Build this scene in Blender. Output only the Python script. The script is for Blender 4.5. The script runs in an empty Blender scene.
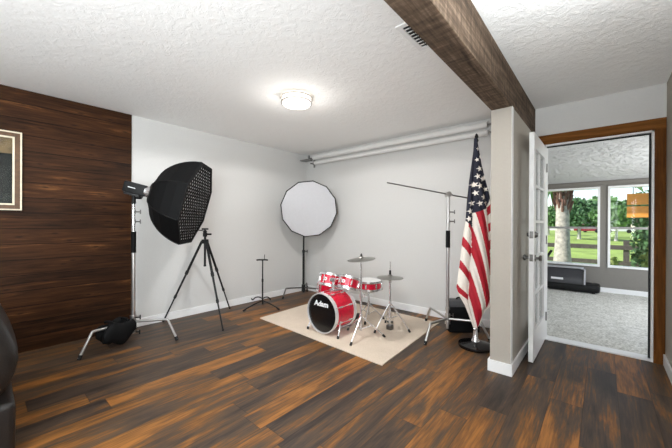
import bpy, bmesh, math, random
from mathutils import Vector as V, Matrix
random.seed(7)
PI = math.pi
C = bpy.context.scene.collection

# ------------------------------------------------------------------ camera constants
H_CAM = 1.2117
CA = V((0.75516931, 0.6555145, 0.00447765)); CB = V((-0.00470236, -0.00141343, 0.99998794)); CC = V((-0.65551293, 0.75518126, -0.00201508))
F = 307.5787
def at(px, py, Y):                       # the point of the vertical plane y = Y seen at a pixel
    d = (px-336)/F*CA - (py-224)/F*CB + CC
    t = Y/d.y
    return V((0, 0, H_CAM)) + d*t

# ------------------------------------------------------------------ materials
def lin(c):
    return tuple((x/12.92 if x <= .04045 else ((x+.055)/1.055)**2.4) for x in [v/255 for v in c]) + (1,)
class NT:
    def __init__(s, name):
        s.m = bpy.data.materials.new(name); s.m.use_nodes = True
        s.t = s.m.node_tree; s.t.nodes.clear()
        s.out = s.n('ShaderNodeOutputMaterial')
    def n(s, t, **k):
        x = s.t.nodes.new(t)
        for a, b in k.items(): setattr(x, a, b)
        return x
    def l(s, a, b): s.t.links.new(a, b)
    def val(s, sock, v):
        if isinstance(v, bpy.types.NodeSocket): s.l(v, sock)
        else: sock.default_value = v
    def math(s, op, a, b=0.0, c=None):
        x = s.n('ShaderNodeMath', operation=op); s.val(x.inputs[0], a); s.val(x.inputs[1], b)
        if c is not None: s.val(x.inputs[2], c)
        return x.outputs[0]
    def pos(s, obj=False):
        if obj: return s.n('ShaderNodeTexCoord').outputs['Object']
        return s.n('ShaderNodeNewGeometry').outputs['Position']
    def sep(s, v):
        x = s.n('ShaderNodeSeparateXYZ'); s.l(v, x.inputs[0]); return x.outputs
    def comb(s, a, b, c):
        x = s.n('ShaderNodeCombineXYZ')
        for i, v in enumerate((a, b, c)): s.val(x.inputs[i], v)
        return x.outputs[0]
    def scale(s, v, sc):
        x = s.n('ShaderNodeMapping'); s.l(v, x.inputs['Vector']); x.inputs['Scale'].default_value = sc; return x.outputs[0]
    def noise(s, v, scale=5, detail=4, rough=.55, dist=0):
        x = s.n('ShaderNodeTexNoise'); s.l(v, x.inputs['Vector'])
        x.inputs['Scale'].default_value = scale; x.inputs['Detail'].default_value = detail
        x.inputs['Roughness'].default_value = rough; x.inputs['Distortion'].default_value = dist
        return x.outputs['Fac']
    def ramp(s, fac, stops, interp='LINEAR'):
        x = s.n('ShaderNodeValToRGB'); s.val(x.inputs[0], fac); r = x.color_ramp; r.interpolation = interp
        while len(r.elements) < len(stops): r.elements.new(.5)
        for e, (p, c) in zip(r.elements, stops): e.position = p; e.color = c
        return x.outputs[0]
    def mix(s, f, a, b, mode='MIX'):
        x = s.n('ShaderNodeMix', data_type='RGBA', blend_type=mode)
        s.val(x.inputs[0], f); s.val(x.inputs[6], a); s.val(x.inputs[7], b); return x.outputs[2]
    def bump(s, h, strength=.3, dist=.01):
        x = s.n('ShaderNodeBump'); s.l(h, x.inputs['Height']); x.inputs['Strength'].default_value = strength; x.inputs['Distance'].default_value = dist
        return x.outputs[0]
    def bsdf(s, color, rough=.5, metal=0, normal=None, spec=.5, **k):
        b = s.n('ShaderNodeBsdfPrincipled')
        s.val(b.inputs['Base Color'], color); s.val(b.inputs['Roughness'], rough); s.val(b.inputs['Metallic'], metal)
        b.inputs['Specular IOR Level'].default_value = spec
        if normal is not None: s.l(normal, b.inputs['Normal'])
        for a, v in k.items(): s.val(b.inputs[a.replace('_', ' ')], v)
        s.l(b.outputs[0], s.out.inputs[0]); return b

def simple(name, rgb, rough=.5, metal=0, var=.08, scale=30, bump=0, spec=.5, **k):
    t = NT(name); f = t.noise(t.pos(True), scale)
    c = lin(rgb); d = tuple(x*(1-var*2) for x in c[:3])+(1,); e = tuple(min(1, x*(1+var)) for x in c[:3])+(1,)
    col = t.ramp(f, [(.25, d), (.75, e)])
    nrm = t.bump(f, bump, .004) if bump else None
    t.bsdf(col, rough, metal, nrm, spec, **k); return t.m

M = {}
M['wall'] = simple('painted_wall', (208, 207, 205), .7, var=.015, scale=60, bump=.12)
M['wall_dimmed'] = simple('painted_wall_dimmed', (172, 165, 155), .7, var=.015, scale=60, bump=.12)  # same wall paint, darkened for the weaker light on the partition front
M['wall_gray'] = simple('gray_paint', (126, 122, 116), .6, var=.02, scale=40)
M['trim'] = simple('white_trim_paint', (236, 236, 236), .35, var=.01)
M['black'] = simple('black_plastic', (11, 11, 12), .55, var=.1, spec=.3)
M['black_gloss'] = simple('black_enamel', (14, 12, 12), .15, var=.1)
M['blackmetal'] = simple('black_painted_metal', (16, 16, 17), .4, .3)
M['fabric_black'] = simple('black_nylon', (10, 10, 11), .7, var=.15, scale=120, bump=.2, spec=.18)
M['fabric_grey'] = simple('dark_grey_fabric', (84, 84, 86), .7, var=.1, scale=90, bump=.2)
M['rubber'] = simple('black_rubber', (18, 18, 18), .7)
M['chrome'] = simple('chrome', (226, 226, 228), .22, .85, var=.02)
M['bright'] = simple('bright_plated_hoop', (226, 224, 224), .3, .35, var=.02)
M['satin'] = simple('satin_steel', (196, 194, 192), .34, 1, var=.03)
M['steel_dark'] = simple('dull_steel', (120, 118, 116), .35, 1, var=.05)
M['brass'] = simple('cymbal_bronze', (168, 166, 160), .3, 1, var=.08, scale=60)
M['white_scrim'] = simple('white_scrim', (196, 196, 200), .8, var=.02)
M['inner_white'] = simple('grey_diffuser_cloth', (226, 226, 228), .8, var=.02)
M['drumskin'] = simple('white_drumhead', (236, 236, 234), .5, var=.02)
M['drumblack'] = simple('black_drumhead', (16, 15, 17), .25, var=.05)
M['print'] = simple('white_print', (232, 232, 234), .5, var=.01)
M['paper'] = simple('white_paper_roll', (226, 225, 223), .7, var=.01)
M['bracket'] = simple('grey_bracket_steel', (150, 148, 146), .4, .7)
M['gold'] = simple('gilt_frame', (190, 160, 110), .4, .5, var=.15, scale=25)
M['cream'] = simple('cream_fillet', (226, 214, 190), .5)
M['frame_brown'] = simple('brown_frame', (96, 66, 38), .45, var=.2)
M['pic_top'] = simple('tan_print', (120, 98, 66), .3, var=.25, scale=9)
M['pic_low'] = simple('dark_green_print', (30, 33, 30), .25, var=.35, scale=6)
M['flag_red'] = simple('red_flag_cloth', (172, 12, 36), .7, var=.06, scale=60)
M['flag_white'] = simple('white_flag_cloth', (232, 224, 214), .75, var=.03, scale=60)
M['flag_blue'] = simple('navy_flag_cloth', (17, 19, 40), .75, var=.1, scale=60)
M['hood'] = simple('grey_hood_plastic', (176, 176, 180), .4, var=.03)
M['hood_dark'] = simple('charcoal_plastic', (58, 58, 62), .35, var=.08)
M['orange_wood'] = simple('orange_stained_board', (246, 164, 70), .5, var=.12, scale=14)
M['bark'] = simple('pale_palm_bark', (206, 198, 188), .9, var=.25, scale=14, bump=.6)
M['boot'] = simple('brown_palm_boots', (150, 112, 100), .9, var=.3, scale=12)
M['leaf_a'] = simple('leaf_mid_green', (110, 148, 88), .7, var=.3, scale=3)
M['leaf_b'] = simple('leaf_dark_green', (84, 122, 78), .7, var=.3, scale=3)
M['leaf_c'] = simple('leaf_yellow_green', (168, 182, 104), .7, var=.3, scale=3)
M['fence'] = simple('weathered_fence_board', (92, 84, 78), .85, var=.2, scale=8)
M['car_red'] = simple('red_car_paint', (150, 40, 60), .3)
M['car_white'] = simple('white_car_paint', (225, 225, 228), .3)
M['car_glass'] = simple('car_window', (30, 34, 40), .1)
M['lawn'] = simple('lawn_green', (150, 172, 84), .95, var=.22, scale=.8)
M['road'] = simple('asphalt', (140, 138, 136), .9)
M['siding'] = simple('pale_siding', (230, 226, 222), .8)
M['roofing'] = simple('grey_shingle', (120, 112, 108), .9)

def mk_ceiling(name, rgb, amt, sc):
    t = NT(name); p = t.pos()
    n1 = t.noise(t.scale(p, (1, 1.0, 1)), sc, 5, .6, .8); n2 = t.noise(p, sc*3, 3)
    h = t.math('ADD', t.ramp(n1, [(.45, (0, 0, 0, 1)), (.58, (1, 1, 1, 1))]), t.math('MULTIPLY', n2, .5))
    t.bsdf(lin(rgb), .8, 0, t.bump(h, amt, .012), .3); return t.m
M['ceiling'] = mk_ceiling('knockdown_ceiling', (246, 246, 245), .22, 16)
M['ceiling_far'] = mk_ceiling('rough_ceiling', (218, 218, 218), 1.0, 9)

def mk_floor():
    t = NT('mixed_plank_floor'); p = t.pos(); x, y, z = t.sep(p)
    W, L = .178, 1.22
    rx = t.math('DIVIDE', t.math('ADD', x, 20.03), W); row = t.math('FLOOR', rx); fx = t.math('SUBTRACT', rx, row)
    wn = t.n('ShaderNodeTexWhiteNoise', noise_dimensions='1D'); t.l(row, wn.inputs['W'])
    ry = t.math('ADD', t.math('DIVIDE', t.math('ADD', y, 20), L), t.math('MULTIPLY', wn.outputs['Value'], 7.3))
    colm = t.math('FLOOR', ry); fy = t.math('SUBTRACT', ry, colm)
    w2 = t.n('ShaderNodeTexWhiteNoise', noise_dimensions='2D'); t.l(t.comb(row, colm, 0), w2.inputs['Vector'])
    pid = w2.outputs['Value']
    off = t.math('MULTIPLY', pid, 37)
    gv = t.comb(t.math('ADD', t.math('MULTIPLY', x, 9), off), t.math('ADD', t.math('MULTIPLY', y, 1.15), off), 0)
    g1 = t.noise(gv, 1.0, 5, .6, .6)
    gv2 = t.comb(t.math('ADD', t.math('MULTIPLY', x, 90), off), t.math('MULTIPLY', y, 5), 0)
    g2 = t.noise(gv2, 1.0, 4, .6)
    f = t.math('ADD', t.math('MULTIPLY', pid, .34), t.math('MULTIPLY', t.math('SUBTRACT', g1, .5), 1.6))
    f = t.math('ADD', f, t.math('MULTIPLY', t.math('SUBTRACT', g2, .5), .75))
    f = t.math('ADD', f, .33)
    col = t.ramp(f, [(.10, lin((46, 39, 35))), (.34, lin((66, 55, 48))), (.50, lin((82, 66, 52))), (.64, lin((112, 76, 43))), (.86, lin((154, 102, 52)))])
    ex = t.math('MINIMUM', fx, t.math('SUBTRACT', 1.0, fx)); ey = t.math('MINIMUM', fy, t.math('SUBTRACT', 1.0, fy))
    sx = t.math('LESS_THAN', ex, .014); sy = t.math('LESS_THAN', ey, .002)
    seam = t.math('MAXIMUM', sx, sy)
    col = t.mix(t.math('MULTIPLY', seam, .45), col, lin((40, 30, 24)))
    t.bsdf(col, t.math('ADD', .36, t.math('MULTIPLY', g2, .16)), 0, t.bump(t.math('SUBTRACT', g2, seam), .12, .002), .22); return t.m
M['floor'] = mk_floor()

def mk_boards():                        # horizontal dark-stained boards on the left wall
    t = NT('dark_stained_boards'); p = t.pos(); x, y, z = t.sep(p)
    Hb = .145
    rz = t.math('DIVIDE', t.math('ADD', z, .01), Hb); row = t.math('FLOOR', rz); fz = t.math('SUBTRACT', rz, row)
    wn = t.n('ShaderNodeTexWhiteNoise', noise_dimensions='1D'); t.l(row, wn.inputs['W']); pid = wn.outputs['Value']
    off = t.math('MULTIPLY', pid, 31)
    g1 = t.noise(t.comb(t.math('ADD', t.math('MULTIPLY', y, 1.3), off), t.math('MULTIPLY', z, 19), off), 1.0, 7, .7, 1.2)
    g2 = t.noise(t.comb(t.math('ADD', t.math('MULTIPLY', y, 5), off), t.math('MULTIPLY', z, 120), 0), 1.0, 4, .6)
    kn = t.n('ShaderNodeTexVoronoi', voronoi_dimensions='2D'); t.l(t.comb(t.math('ADD', t.math('MULTIPLY', y, 1.9), off), t.math('MULTIPLY', z, 6.5), 0), kn.inputs['Vector']); kn.inputs['Scale'].default_value = 1
    f = t.math('ADD', t.math('MULTIPLY', g1, .95), t.math('MULTIPLY', g2, .3))
    f = t.math('ADD', f, t.math('MULTIPLY', t.math('SUBTRACT', pid, .5), .13))
    f = t.math('SUBTRACT', f, .15)
    f = t.math('ADD', f, t.math('MULTIPLY', t.math('SUBTRACT', t.noise(t.scale(p, (1, .8, 2.5)), 1.3, 3), .5), .35))
    f = t.math('ADD', f, t.math('MULTIPLY', t.ramp(kn.outputs['Distance'], [(.1, (1, 1, 1, 1)), (.3, (0, 0, 0, 1))]), .1))
    col = t.ramp(f, [(.28, lin((26, 14, 6))), (.5, lin((54, 31, 14))), (.65, lin((74, 44, 22))), (.84, lin((132, 88, 48)))])
    knot = t.ramp(kn.outputs['Distance'], [(.025, (1, 1, 1, 1)), (.06, (.3, .3, .3, 1)), (.16, (0, 0, 0, 1))])
    col = t.mix(t.math('MULTIPLY', knot, .75), col, lin((30, 18, 11)))
    seam = t.math('LESS_THAN', t.math('MINIMUM', fz, t.math('SUBTRACT', 1.0, fz)), .022)
    col = t.mix(t.math('MULTIPLY', seam, .9), col, lin((14, 8, 5)))
    t.bsdf(col, .6, 0, t.bump(t.math('SUBTRACT', g2, seam), .2, .004), .15); return t.m
M['boards'] = mk_boards()

def mk_beam(name, cols, axis=1):
    t = NT(name); p = t.pos(); s = [16, 16, 16]; s[axis] = 1.1
    g = t.noise(t.scale(p, tuple(s)), 1.0, 6, .65, 1.5); s2 = [90, 90, 90]; s2[axis] = 5
    g2 = t.noise(t.scale(p, tuple(s2)), 1.0, 4)
    s3 = [7, 7, 7]; s3[axis] = 34
    f = t.math('ADD', t.math('MULTIPLY', g, .8), t.math('MULTIPLY', g2, .35)); f = t.math('SUBTRACT', f, .08)
    if name == 'weathered_beam': f = t.math('ADD', f, t.math('MULTIPLY', t.math('SUBTRACT', t.noise(t.scale(p, tuple(s3)), 1.0, 3), .5), .45))
    col = t.ramp(f, [(.25, lin(cols[0])), (.5, lin(cols[1])), (.72, lin(cols[2]))])
    t.bsdf(col, .75, 0, t.bump(g2, .4, .006), .12); return t.m
M['beam'] = mk_beam('weathered_beam', [(46, 37, 30), (90, 75, 62), (134, 115, 98)])
M['casing_v'] = mk_beam('orange_brown_casing', [(66, 38, 14), (100, 60, 24), (130, 80, 36)], 2)
M['casing_h'] = mk_beam('orange_brown_header', [(76, 45, 17), (116, 73, 31), (148, 96, 46)], 0)

def mk_carpet():
    t = NT('loop_carpet'); p = t.pos(); n = t.noise(p, 42, 4, .7); n2 = t.noise(p, 9, 3)
    f = t.math('ADD', t.math('MULTIPLY', n, .8), t.math('MULTIPLY', n2, .25))
    col = t.ramp(f, [(.36, lin((150, 148, 142))), (.5, lin((196, 195, 188))), (.62, lin((226, 225, 220)))])
    t.bsdf(col, .95, 0, t.bump(n, .8, .01), .1); return t.m
M['carpet'] = mk_carpet()
def mk_rug():
    t = NT('cream_rug'); p = t.pos(); n = t.noise(p, 90, 4, .7); n2 = t.noise(p, 3, 3)
    f = t.math('ADD', t.math('MULTIPLY', n, .6), t.math('MULTIPLY', n2, .4))
    col = t.ramp(f, [(.3, lin((200, 184, 166))), (.7, lin((228, 213, 196)))])
    t.bsdf(col, .95, 0, t.bump(n, .5, .006), .1); return t.m
M['rug'] = mk_rug()
def mk_red():
    t = NT('red_sparkle_wrap'); p = t.pos(True)
    v = t.n('ShaderNodeTexVoronoi'); t.l(p, v.inputs['Vector']); v.inputs['Scale'].default_value = 55
    col = t.mix(t.math('MULTIPLY', v.outputs['Distance'], .9), lin((232, 14, 58)), lin((176, 6, 38)))
    t.bsdf(col, .22, .15, None, .6, Coat_Weight=.5); return t.m
M['red'] = mk_red()
def mk_leather():
    t = NT('black_leather'); p = t.pos(True); v = t.n('ShaderNodeTexVoronoi'); t.l(p, v.inputs['Vector']); v.inputs['Scale'].default_value = 160
    n = t.noise(p, 12, 4)
    col = t.ramp(n, [(.3, lin((20, 18, 17))), (.7, lin((34, 30, 28)))])
    t.bsdf(col, .34, 0, t.bump(v.outputs['Distance'], .25, .003), .5); return t.m
M['leather'] = mk_leather()
def mk_glass():
    t = NT('clear_glass'); tr = t.n('ShaderNodeBsdfTransparent'); tr.inputs[0].default_value = (.94, .95, .95, 1)
    g = t.n('ShaderNodeBsdfGlossy'); g.inputs['Roughness'].default_value = .02
    fr = t.n('ShaderNodeFresnel'); fr.inputs[0].default_value = 1.45
    mx = t.n('ShaderNodeMixShader'); t.l(t.math('MULTIPLY', fr.outputs[0], .15), mx.inputs[0]); t.l(tr.outputs[0], mx.inputs[1]); t.l(g.outputs[0], mx.inputs[2])
    t.l(mx.outputs[0], t.out.inputs[0]); return t.m
M['glass'] = mk_glass()
def mk_emit(name, rgb, s):
    t = NT(name); b = t.bsdf(lin(rgb), .5); b.inputs['Emission Color'].default_value = lin(rgb); b.inputs['Emission Strength'].default_value = s; return t.m
M['lens'] = mk_emit('lit_lamp_lens', (255, 246, 232), 1.6)

# ------------------------------------------------------------------ mesh helpers
def nb(): return bmesh.new()
def orient(d):
    return V((0, 0, 1)).rotation_difference(V(d).normalized()).to_matrix().to_4x4()
def frame(n, spin=0):
    n = V(n).normalized(); s = n.cross(V((0, 0, 1)))
    if s.length < 1e-4: s = V((1, 0, 0))
    s.normalize(); t = s.cross(n)
    c, q = math.cos(spin), math.sin(spin)
    return n, c*s+q*t, -q*s+c*t
def box(bm, lo, hi, bev=0, mtx=None):
    lo, hi = V(lo), V(hi); c = (lo+hi)/2; d = hi-lo
    r = bmesh.ops.create_cube(bm, size=1, matrix=Matrix.Translation(c) @ Matrix.Diagonal((*d, 1)))
    vs = r['verts']
    if bev:
        es = list({e for v in vs for e in v.link_edges})
        g = bmesh.ops.bevel(bm, geom=es, offset=bev, segments=2, affect='EDGES', profile=.6)
        vs = list({v for f in g['faces'] for v in f.verts} | {v for v in vs if v.is_valid})
    if mtx is not None: bmesh.ops.transform(bm, matrix=mtx, verts=vs)
    return vs
def tube(bm, a, b, r0, r1=None, seg=14):
    a, b = V(a), V(b); r1 = r0 if r1 is None else r1
    m = Matrix.Translation((a+b)/2) @ orient(b-a)
    return bmesh.ops.create_cone(bm, cap_ends=True, segments=seg, radius1=r0, radius2=r1, depth=(b-a).length, matrix=m)['verts']
def ball(bm, c, r, sc=(1, 1, 1), u=16, v=10):
    return bmesh.ops.create_uvsphere(bm, u_segments=u, v_segments=v, radius=r, matrix=Matrix.Translation(V(c)) @ Matrix.Diagonal((*sc, 1)))['verts']
def smooth_path(pts, it=2):
    pts = [V(p) for p in pts]
    for _ in range(it):
        o = [pts[0]]
        for i in range(len(pts)-1):
            o += [pts[i]*.75+pts[i+1]*.25, pts[i]*.25+pts[i+1]*.75]
        pts = o+[pts[-1]]
    return pts
def path(bm, pts, r, seg=10, it=2):
    pts = smooth_path(pts, it) if it else [V(p) for p in pts]
    rings = []; up = None
    for i, p in enumerate(pts):
        d = (pts[min(i+1, len(pts)-1)]-pts[max(i-1, 0)]).normalized()
        if up is None: up = d.orthogonal().normalized()
        up = (up-d*up.dot(d)).normalized(); s = d.cross(up)
        rr = r(i/(len(pts)-1)) if callable(r) else r
        rings.append([bm.verts.new(p+rr*(math.cos(2*PI*k/seg)*up+math.sin(2*PI*k/seg)*s)) for k in range(seg)])
    for a, b in zip(rings, rings[1:]):
        for k in range(seg): bm.faces.new((a[k], a[(k+1) % seg], b[(k+1) % seg], b[k]))
    bm.faces.new(rings[0][::-1]); bm.faces.new(rings[-1])
def lathe(bm, prof, o, n, seg=32, spin=0, closed=False):
    n, s, t = frame(n, spin); o = V(o); rings = []
    for h, r in prof:
        if r < 1e-6: rings.append([bm.verts.new(o+n*h)])
        else: rings.append([bm.verts.new(o+n*h+r*(math.cos(2*PI*k/seg)*s+math.sin(2*PI*k/seg)*t)) for k in range(seg)])
    prs = list(zip(rings, rings[1:]))
    if closed: prs.append((rings[-1], rings[0]))
    for a, b in prs:
        if len(a) == 1 and len(b) == 1: continue
        for k in range(seg):
            j = (k+1) % seg
            if len(a) == 1: bm.faces.new((a[0], b[j], b[k]))
            elif len(b) == 1: bm.faces.new((a[k], a[j], b[0]))
            else: bm.faces.new((a[k], a[j], b[j], b[k]))
def obj(name, bm, mat, parent=None, smooth=True, loc=None):
    bmesh.ops.recalc_face_normals(bm, faces=bm.faces[:])
    if parent is not None:
        p = parent; off = V((0, 0, 0))
        while p is not None: off += p.location; p = p.parent
        bmesh.ops.translate(bm, vec=-off, verts=bm.verts[:])
    elif loc is not None: bmesh.ops.translate(bm, vec=-V(loc), verts=bm.verts[:])
    me = bpy.data.meshes.new(name); bm.to_mesh(me); bm.free()
    me.materials.append(mat if not isinstance(mat, str) else M[mat])
    if smooth:
        me.polygons.foreach_set('use_smooth', [True]*len(me.polygons))
        me.set_sharp_from_angle(angle=math.radians(38))
    o = bpy.data.objects.new(name, me); C.objects.link(o)
    if parent is not None: o.parent = parent
    elif loc is not None: o.location = loc
    return o
def tag(o, label, cat, group=None, kind=None):
    o['label'] = label; o['category'] = cat
    if group: o['group'] = group
    if kind: o['kind'] = kind
    return o
def thing(name, label, cat, loc=(0, 0, 0), group=None):
    o = bpy.data.objects.new(name, None); o.empty_display_size = .1; C.objects.link(o); o.location = loc
    return tag(o, label, cat, group)
def struct(name, bm, mat, parent=None, label=None, smooth=False):
    o = obj(name, bm, mat, parent, smooth)
    if parent is None: o['kind'] = 'structure'
    if label: o['label'] = label
    return o
def boxes(*bs, bev=0):
    bm = nb()
    for lo, hi in bs: box(bm, lo, hi, bev)
    return bm

# ------------------------------------------------------------------ room shell
XL, YB, XR, YR, HC = -4.083, 3.884, .412, -2.6, 2.44
struct('floor', boxes(((XL-.1, YR-.1, -.06), (XR+.1, YB+.06, 0))), 'floor', label='dark and orange-brown wood plank floor')
struct('ceiling', boxes(((XL-.1, YR-.1, HC), (XR+.1, YB+.12, HC+.08))), 'ceiling', label='white textured ceiling')
struct('wall_left', boxes(((XL-.12, YR, 0), (XL, YB, HC))), 'wall', label='white wall behind the tripod')
wb = struct('trim_1', boxes(((XL, YR, 0), (XL+.016, 1.121, HC))), 'boards', label='dark stained horizontal wood boards covering the left wall')
DX0, DX1, DZ = -.465, .339, 2.045
struct('wall_back', boxes(((XL-.12, YB, 0), (DX0, YB+.12, HC)), ((DX0, YB, DZ), (DX1, YB+.12, HC)), ((DX1, YB, 0), (XR+.12, YB+.12, HC))), 'wall', label='white back wall with doorway')
RW = (-2.3, -.5, .7, 2.1)               # unseen window opening added in the right wall for fill light
struct('wall_right', boxes(((XR, YR, 0), (XR+.12, RW[0], HC)), ((XR, RW[1], 0), (XR+.12, YB, HC)), ((XR, RW[0], 0), (XR+.12, RW[1], RW[2])), ((XR, RW[0], RW[3]), (XR+.12, RW[1], HC))), 'wall_dimmed', label='white wall right of the doorway')
struct('wall_rear', boxes(((XL-.12, YR-.12, 0), (XR+.12, YR, HC))), 'wall')
PX0, PX1, PY0, PZ = -.704, -.551, 2.764, 2.152
struct('wall_partition', boxes(((PX0, PY0, 0), (PX1, YB, PZ)), bev=.004), 'wall_dimmed', label='white partition wall end under the wooden beam')
struct('painted_lit_band', boxes(((PX1, PY0-.001, .096), (PX1+.003, PY0+.055, PZ))), 'trim', label='white band painted for hall light on the partition end')  # white strip stands for hall light falling on this corner
struct('trim_2', boxes(((PX0, YR, PZ), (PX1, YB, HC)), bev=.006), 'beam', label='weathered brown wooden ceiling beam')
# baseboards
BH, BT = .095, .014
struct('baseboard_left', boxes(((XL, 1.13, 0), (XL+BT, YB, BH)), bev=.004), 'trim')
struct('baseboard_back', boxes(((XL+BT, YB-BT, 0), (PX0, YB, BH)), bev=.004), 'trim')
struct('baseboard_partition', boxes(((PX0-BT, PY0-BT, 0), (PX1+BT, PY0, BH)), ((PX1, PY0, 0), (PX1+BT, YB-.02, BH)), ((PX0-BT, PY0, 0), (PX0, YB-BT, BH)), bev=.004), 'trim')
struct('baseboard_right', boxes(((XR-BT, YR, 0), (XR, YB-.002, BH)), bev=.004), 'trim')
# doorway casing, jamb, threshold
bm = nb(); box(bm, (-.535, YB-.022, 2.045), (XR-.002, YB, 2.142), .003); struct('trim_3', bm, 'casing_h', label='orange-brown wooden door header')
bm = nb(); box(bm, (.339, YB-.024, 0), (XR-.002, YB, 2.045), .003); box(bm, (-.535, YB-.022, 0), (-.465, YB, 2.045), .003); struct('trim_4', bm, 'casing_v', label='orange-brown wooden door casing')
struct('trim_5', boxes(((DX1-.016, YB-.01, 0), (DX1, YB+.12, DZ)), ((DX0, YB-.01, DZ-.014), (DX1, YB+.12, DZ)), ((DX0, YB-.01, 0), (DX0+.014, YB+.12, DZ))), 'trim', label='white door jamb')
struct('trim_6', boxes(((DX1-.03, YB+.03, .02), (DX1-.016, YB+.05, DZ-.026)), ((DX0+.014, YB+.03, DZ-.026), (DX1-.016, YB+.05, DZ-.014))), 'rubber', label='black weatherstrip in door jamb')
struct('trim_7', boxes(((DX0+.014, YB-.005, 0), (DX1-.016, YB+.125, .014)), bev=.004), 'trim', label='pale threshold strip')
# the French door, swung open against the partition
d = bpy.data.objects.new('door_1', None); C.objects.link(d); d.location = (-.468, 3.87, 0); d['kind'] = 'structure'; d['label'] = 'white open French door with small glass panes'
DL, DR, DY0, DY1 = -.488, -.45, 3.125, 3.872
bm = nb()
zz = [.014, .27, 2.0-.12, 2.012]; st = .105
box(bm, (DL, DY0, zz[0]), (DR, DY0+st, zz[3]), .003); box(bm, (DL, DY1-st, zz[0]), (DR, DY1, zz[3]), .003)
box(bm, (DL, DY0+st, zz[0]), (DR, DY1-st, zz[1])); box(bm, (DL, DY0+st, zz[2]), (DR, DY1-st, zz[3]))
obj('door_leaf', bm, 'trim', d, False)
bm = nb()
mid = (DY0+DY1)/2
box(bm, (DL+.006, mid-.012, zz[1]), (DR-.006, mid+.012, zz[2]))
for k in range(1, 5):
    z = zz[1]+(zz[2]-zz[1])*k/5; box(bm, (DL+.006, DY0+st, z-.012), (DR-.006, DY1-st, z+.012))
obj('muntin', bm, 'trim', d, False)
obj('pane', boxes(((DL+.016, DY0+st, zz[1]), (DL+.02, DY1-st, zz[2]))), 'glass', d, False)
for sx, x in ((1, DR), (-1, DL)):
    bm = nb(); lathe(bm, [(0, .03), (.006, .03), (.008, .012), (.028, .012), (.032, .024), (.043, .027), (.052, .02), (.054, 0)], (x, DY0+.065, .915), (sx, 0, 0), 20)
    obj('door_knob', bm, 'steel_dark', d)
    bm = nb(); lathe(bm, [(0, .03), (.01, .029), (.014, .02), (.022, .018), (.022, 0)], (x, DY0+.065, 1.12), (sx, 0, 0), 20)
    obj('deadbolt', bm, 'steel_dark', d)
bm = nb(); box(bm, (DL+.006, DY0-.002, .89), (DR-.006, DY0+.004, .95)); box(bm, (DL+.006, DY0-.002, 1.09), (DR-.006, DY0+.004, 1.15)); obj('latch_plate', bm, 'steel_dark', d, False)
for z in (.25, 1.05, 1.8):
    bm = nb(); tube(bm, (DR+.004, DY1+.004, z-.045), (DR+.004, DY1+.004, z+.045), .006); obj('hinge', bm, 'steel_dark', d)

# ------------------------------------------------------------------ far room
FY, FX0, FX1 = 7.32, -2.6, 1.7
struct('floor_far', boxes(((FX0, YB+.06, -.06), (FX1, FY+.12, .004))), 'carpet', label='pale grey carpet in the far room')
bm = nb(); vs = [bm.verts.new(p) for p in ((FX0, YB+.12, 2.42), (FX1, YB+.12, 2.42), (FX1, FY+.12, 1.985), (FX0, FY+.12, 1.985), (FX0, YB+.12, 2.5), (FX1, YB+.12, 2.5), (FX1, FY+.12, 2.065), (FX0, FY+.12, 2.065))]
for f in ((0, 1, 2, 3), (7, 6, 5, 4), (0, 4, 5, 1), (1, 5, 6, 2), (2, 6, 7, 3), (3, 7, 4, 0)): bm.faces.new([vs[i] for i in f])
struct('ceiling_far', bm, 'ceiling_far', label='sloping white rough ceiling of the far room')
WZ0, WZ1 = .45, 1.895
WINS = [(-.93, -.04), (.065, .955)]
segs = [((FX0, FY, 0), (WINS[0][0], FY+.12, 2.0)), ((WINS[0][1], FY, 0), (WINS[1][0], FY+.12, 2.0)), ((WINS[1][1], FY, 0), (FX1, FY+.12, 2.0))]
for a, b in WINS: segs += [((a, FY, 0), (b, FY+.12, WZ0)), ((a, FY, WZ1), (b, FY+.12, 2.0))]
struct('wall_far', boxes(*segs), 'wall_gray', label='grey window wall of the far room')
struct('wall_far_left', boxes(((FX0-.12, YB+.12, 0), (FX0, FY, 2.6))), 'wall_gray')
SW = (4.9, 6.7, .5, 1.85)  # unseen side opening added to let fill light into the far room
struct('wall_far_right', boxes(((FX1, YB+.12, 0), (FX1+.12, SW[0], 2.6)), ((FX1, SW[1], 0), (FX1+.12, FY+.12, 2.6)), ((FX1, SW[0], 0), (FX1+.12, SW[1], SW[2])), ((FX1, SW[0], SW[3]), (FX1+.12, SW[1], 2.6))), 'wall_gray')
struct('baseboard_far', boxes(((FX0, FY-.016, 0), (FX1, FY, .085)), bev=.004), 'trim')
struct('trim_8', boxes(((FX0, FY-.02, 1.935), (FX1, FY, 1.99)), bev=.004), 'wall_gray', label='grey strip where the far wall meets its ceiling')
for i, (a, b) in enumerate(WINS):
    w = bpy.data.objects.new('window_%d' % (i+1), None); C.objects.link(w); w.location = ((a+b)/2, FY, WZ0); w['kind'] = 'structure'
    w['label'] = ['white window left of the grey post, palm trunk outside', 'white window right of the grey post, orange boards outside'][i]
    t = .034
    obj('window_frame', boxes(((a, FY-.02, WZ0), (a+t, FY+.1, WZ1)), ((b-t, FY-.02, WZ0), (b, FY+.1, WZ1)), ((a+t, FY-.02, WZ0), (b-t, FY+.1, WZ0+t)), ((a+t, FY-.02, WZ1-t), (b-t, FY+.1, WZ1))), 'trim', w, False)
    obj('meeting_rail', boxes(((a+t, FY+.03, 1.13), (b-t, FY+.075, 1.17))), 'bracket', w, False)
    obj('pane', boxes(((a+t, FY+.05, WZ0+t), (b-t, FY+.054, WZ1-t))), 'glass', w, False)

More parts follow.
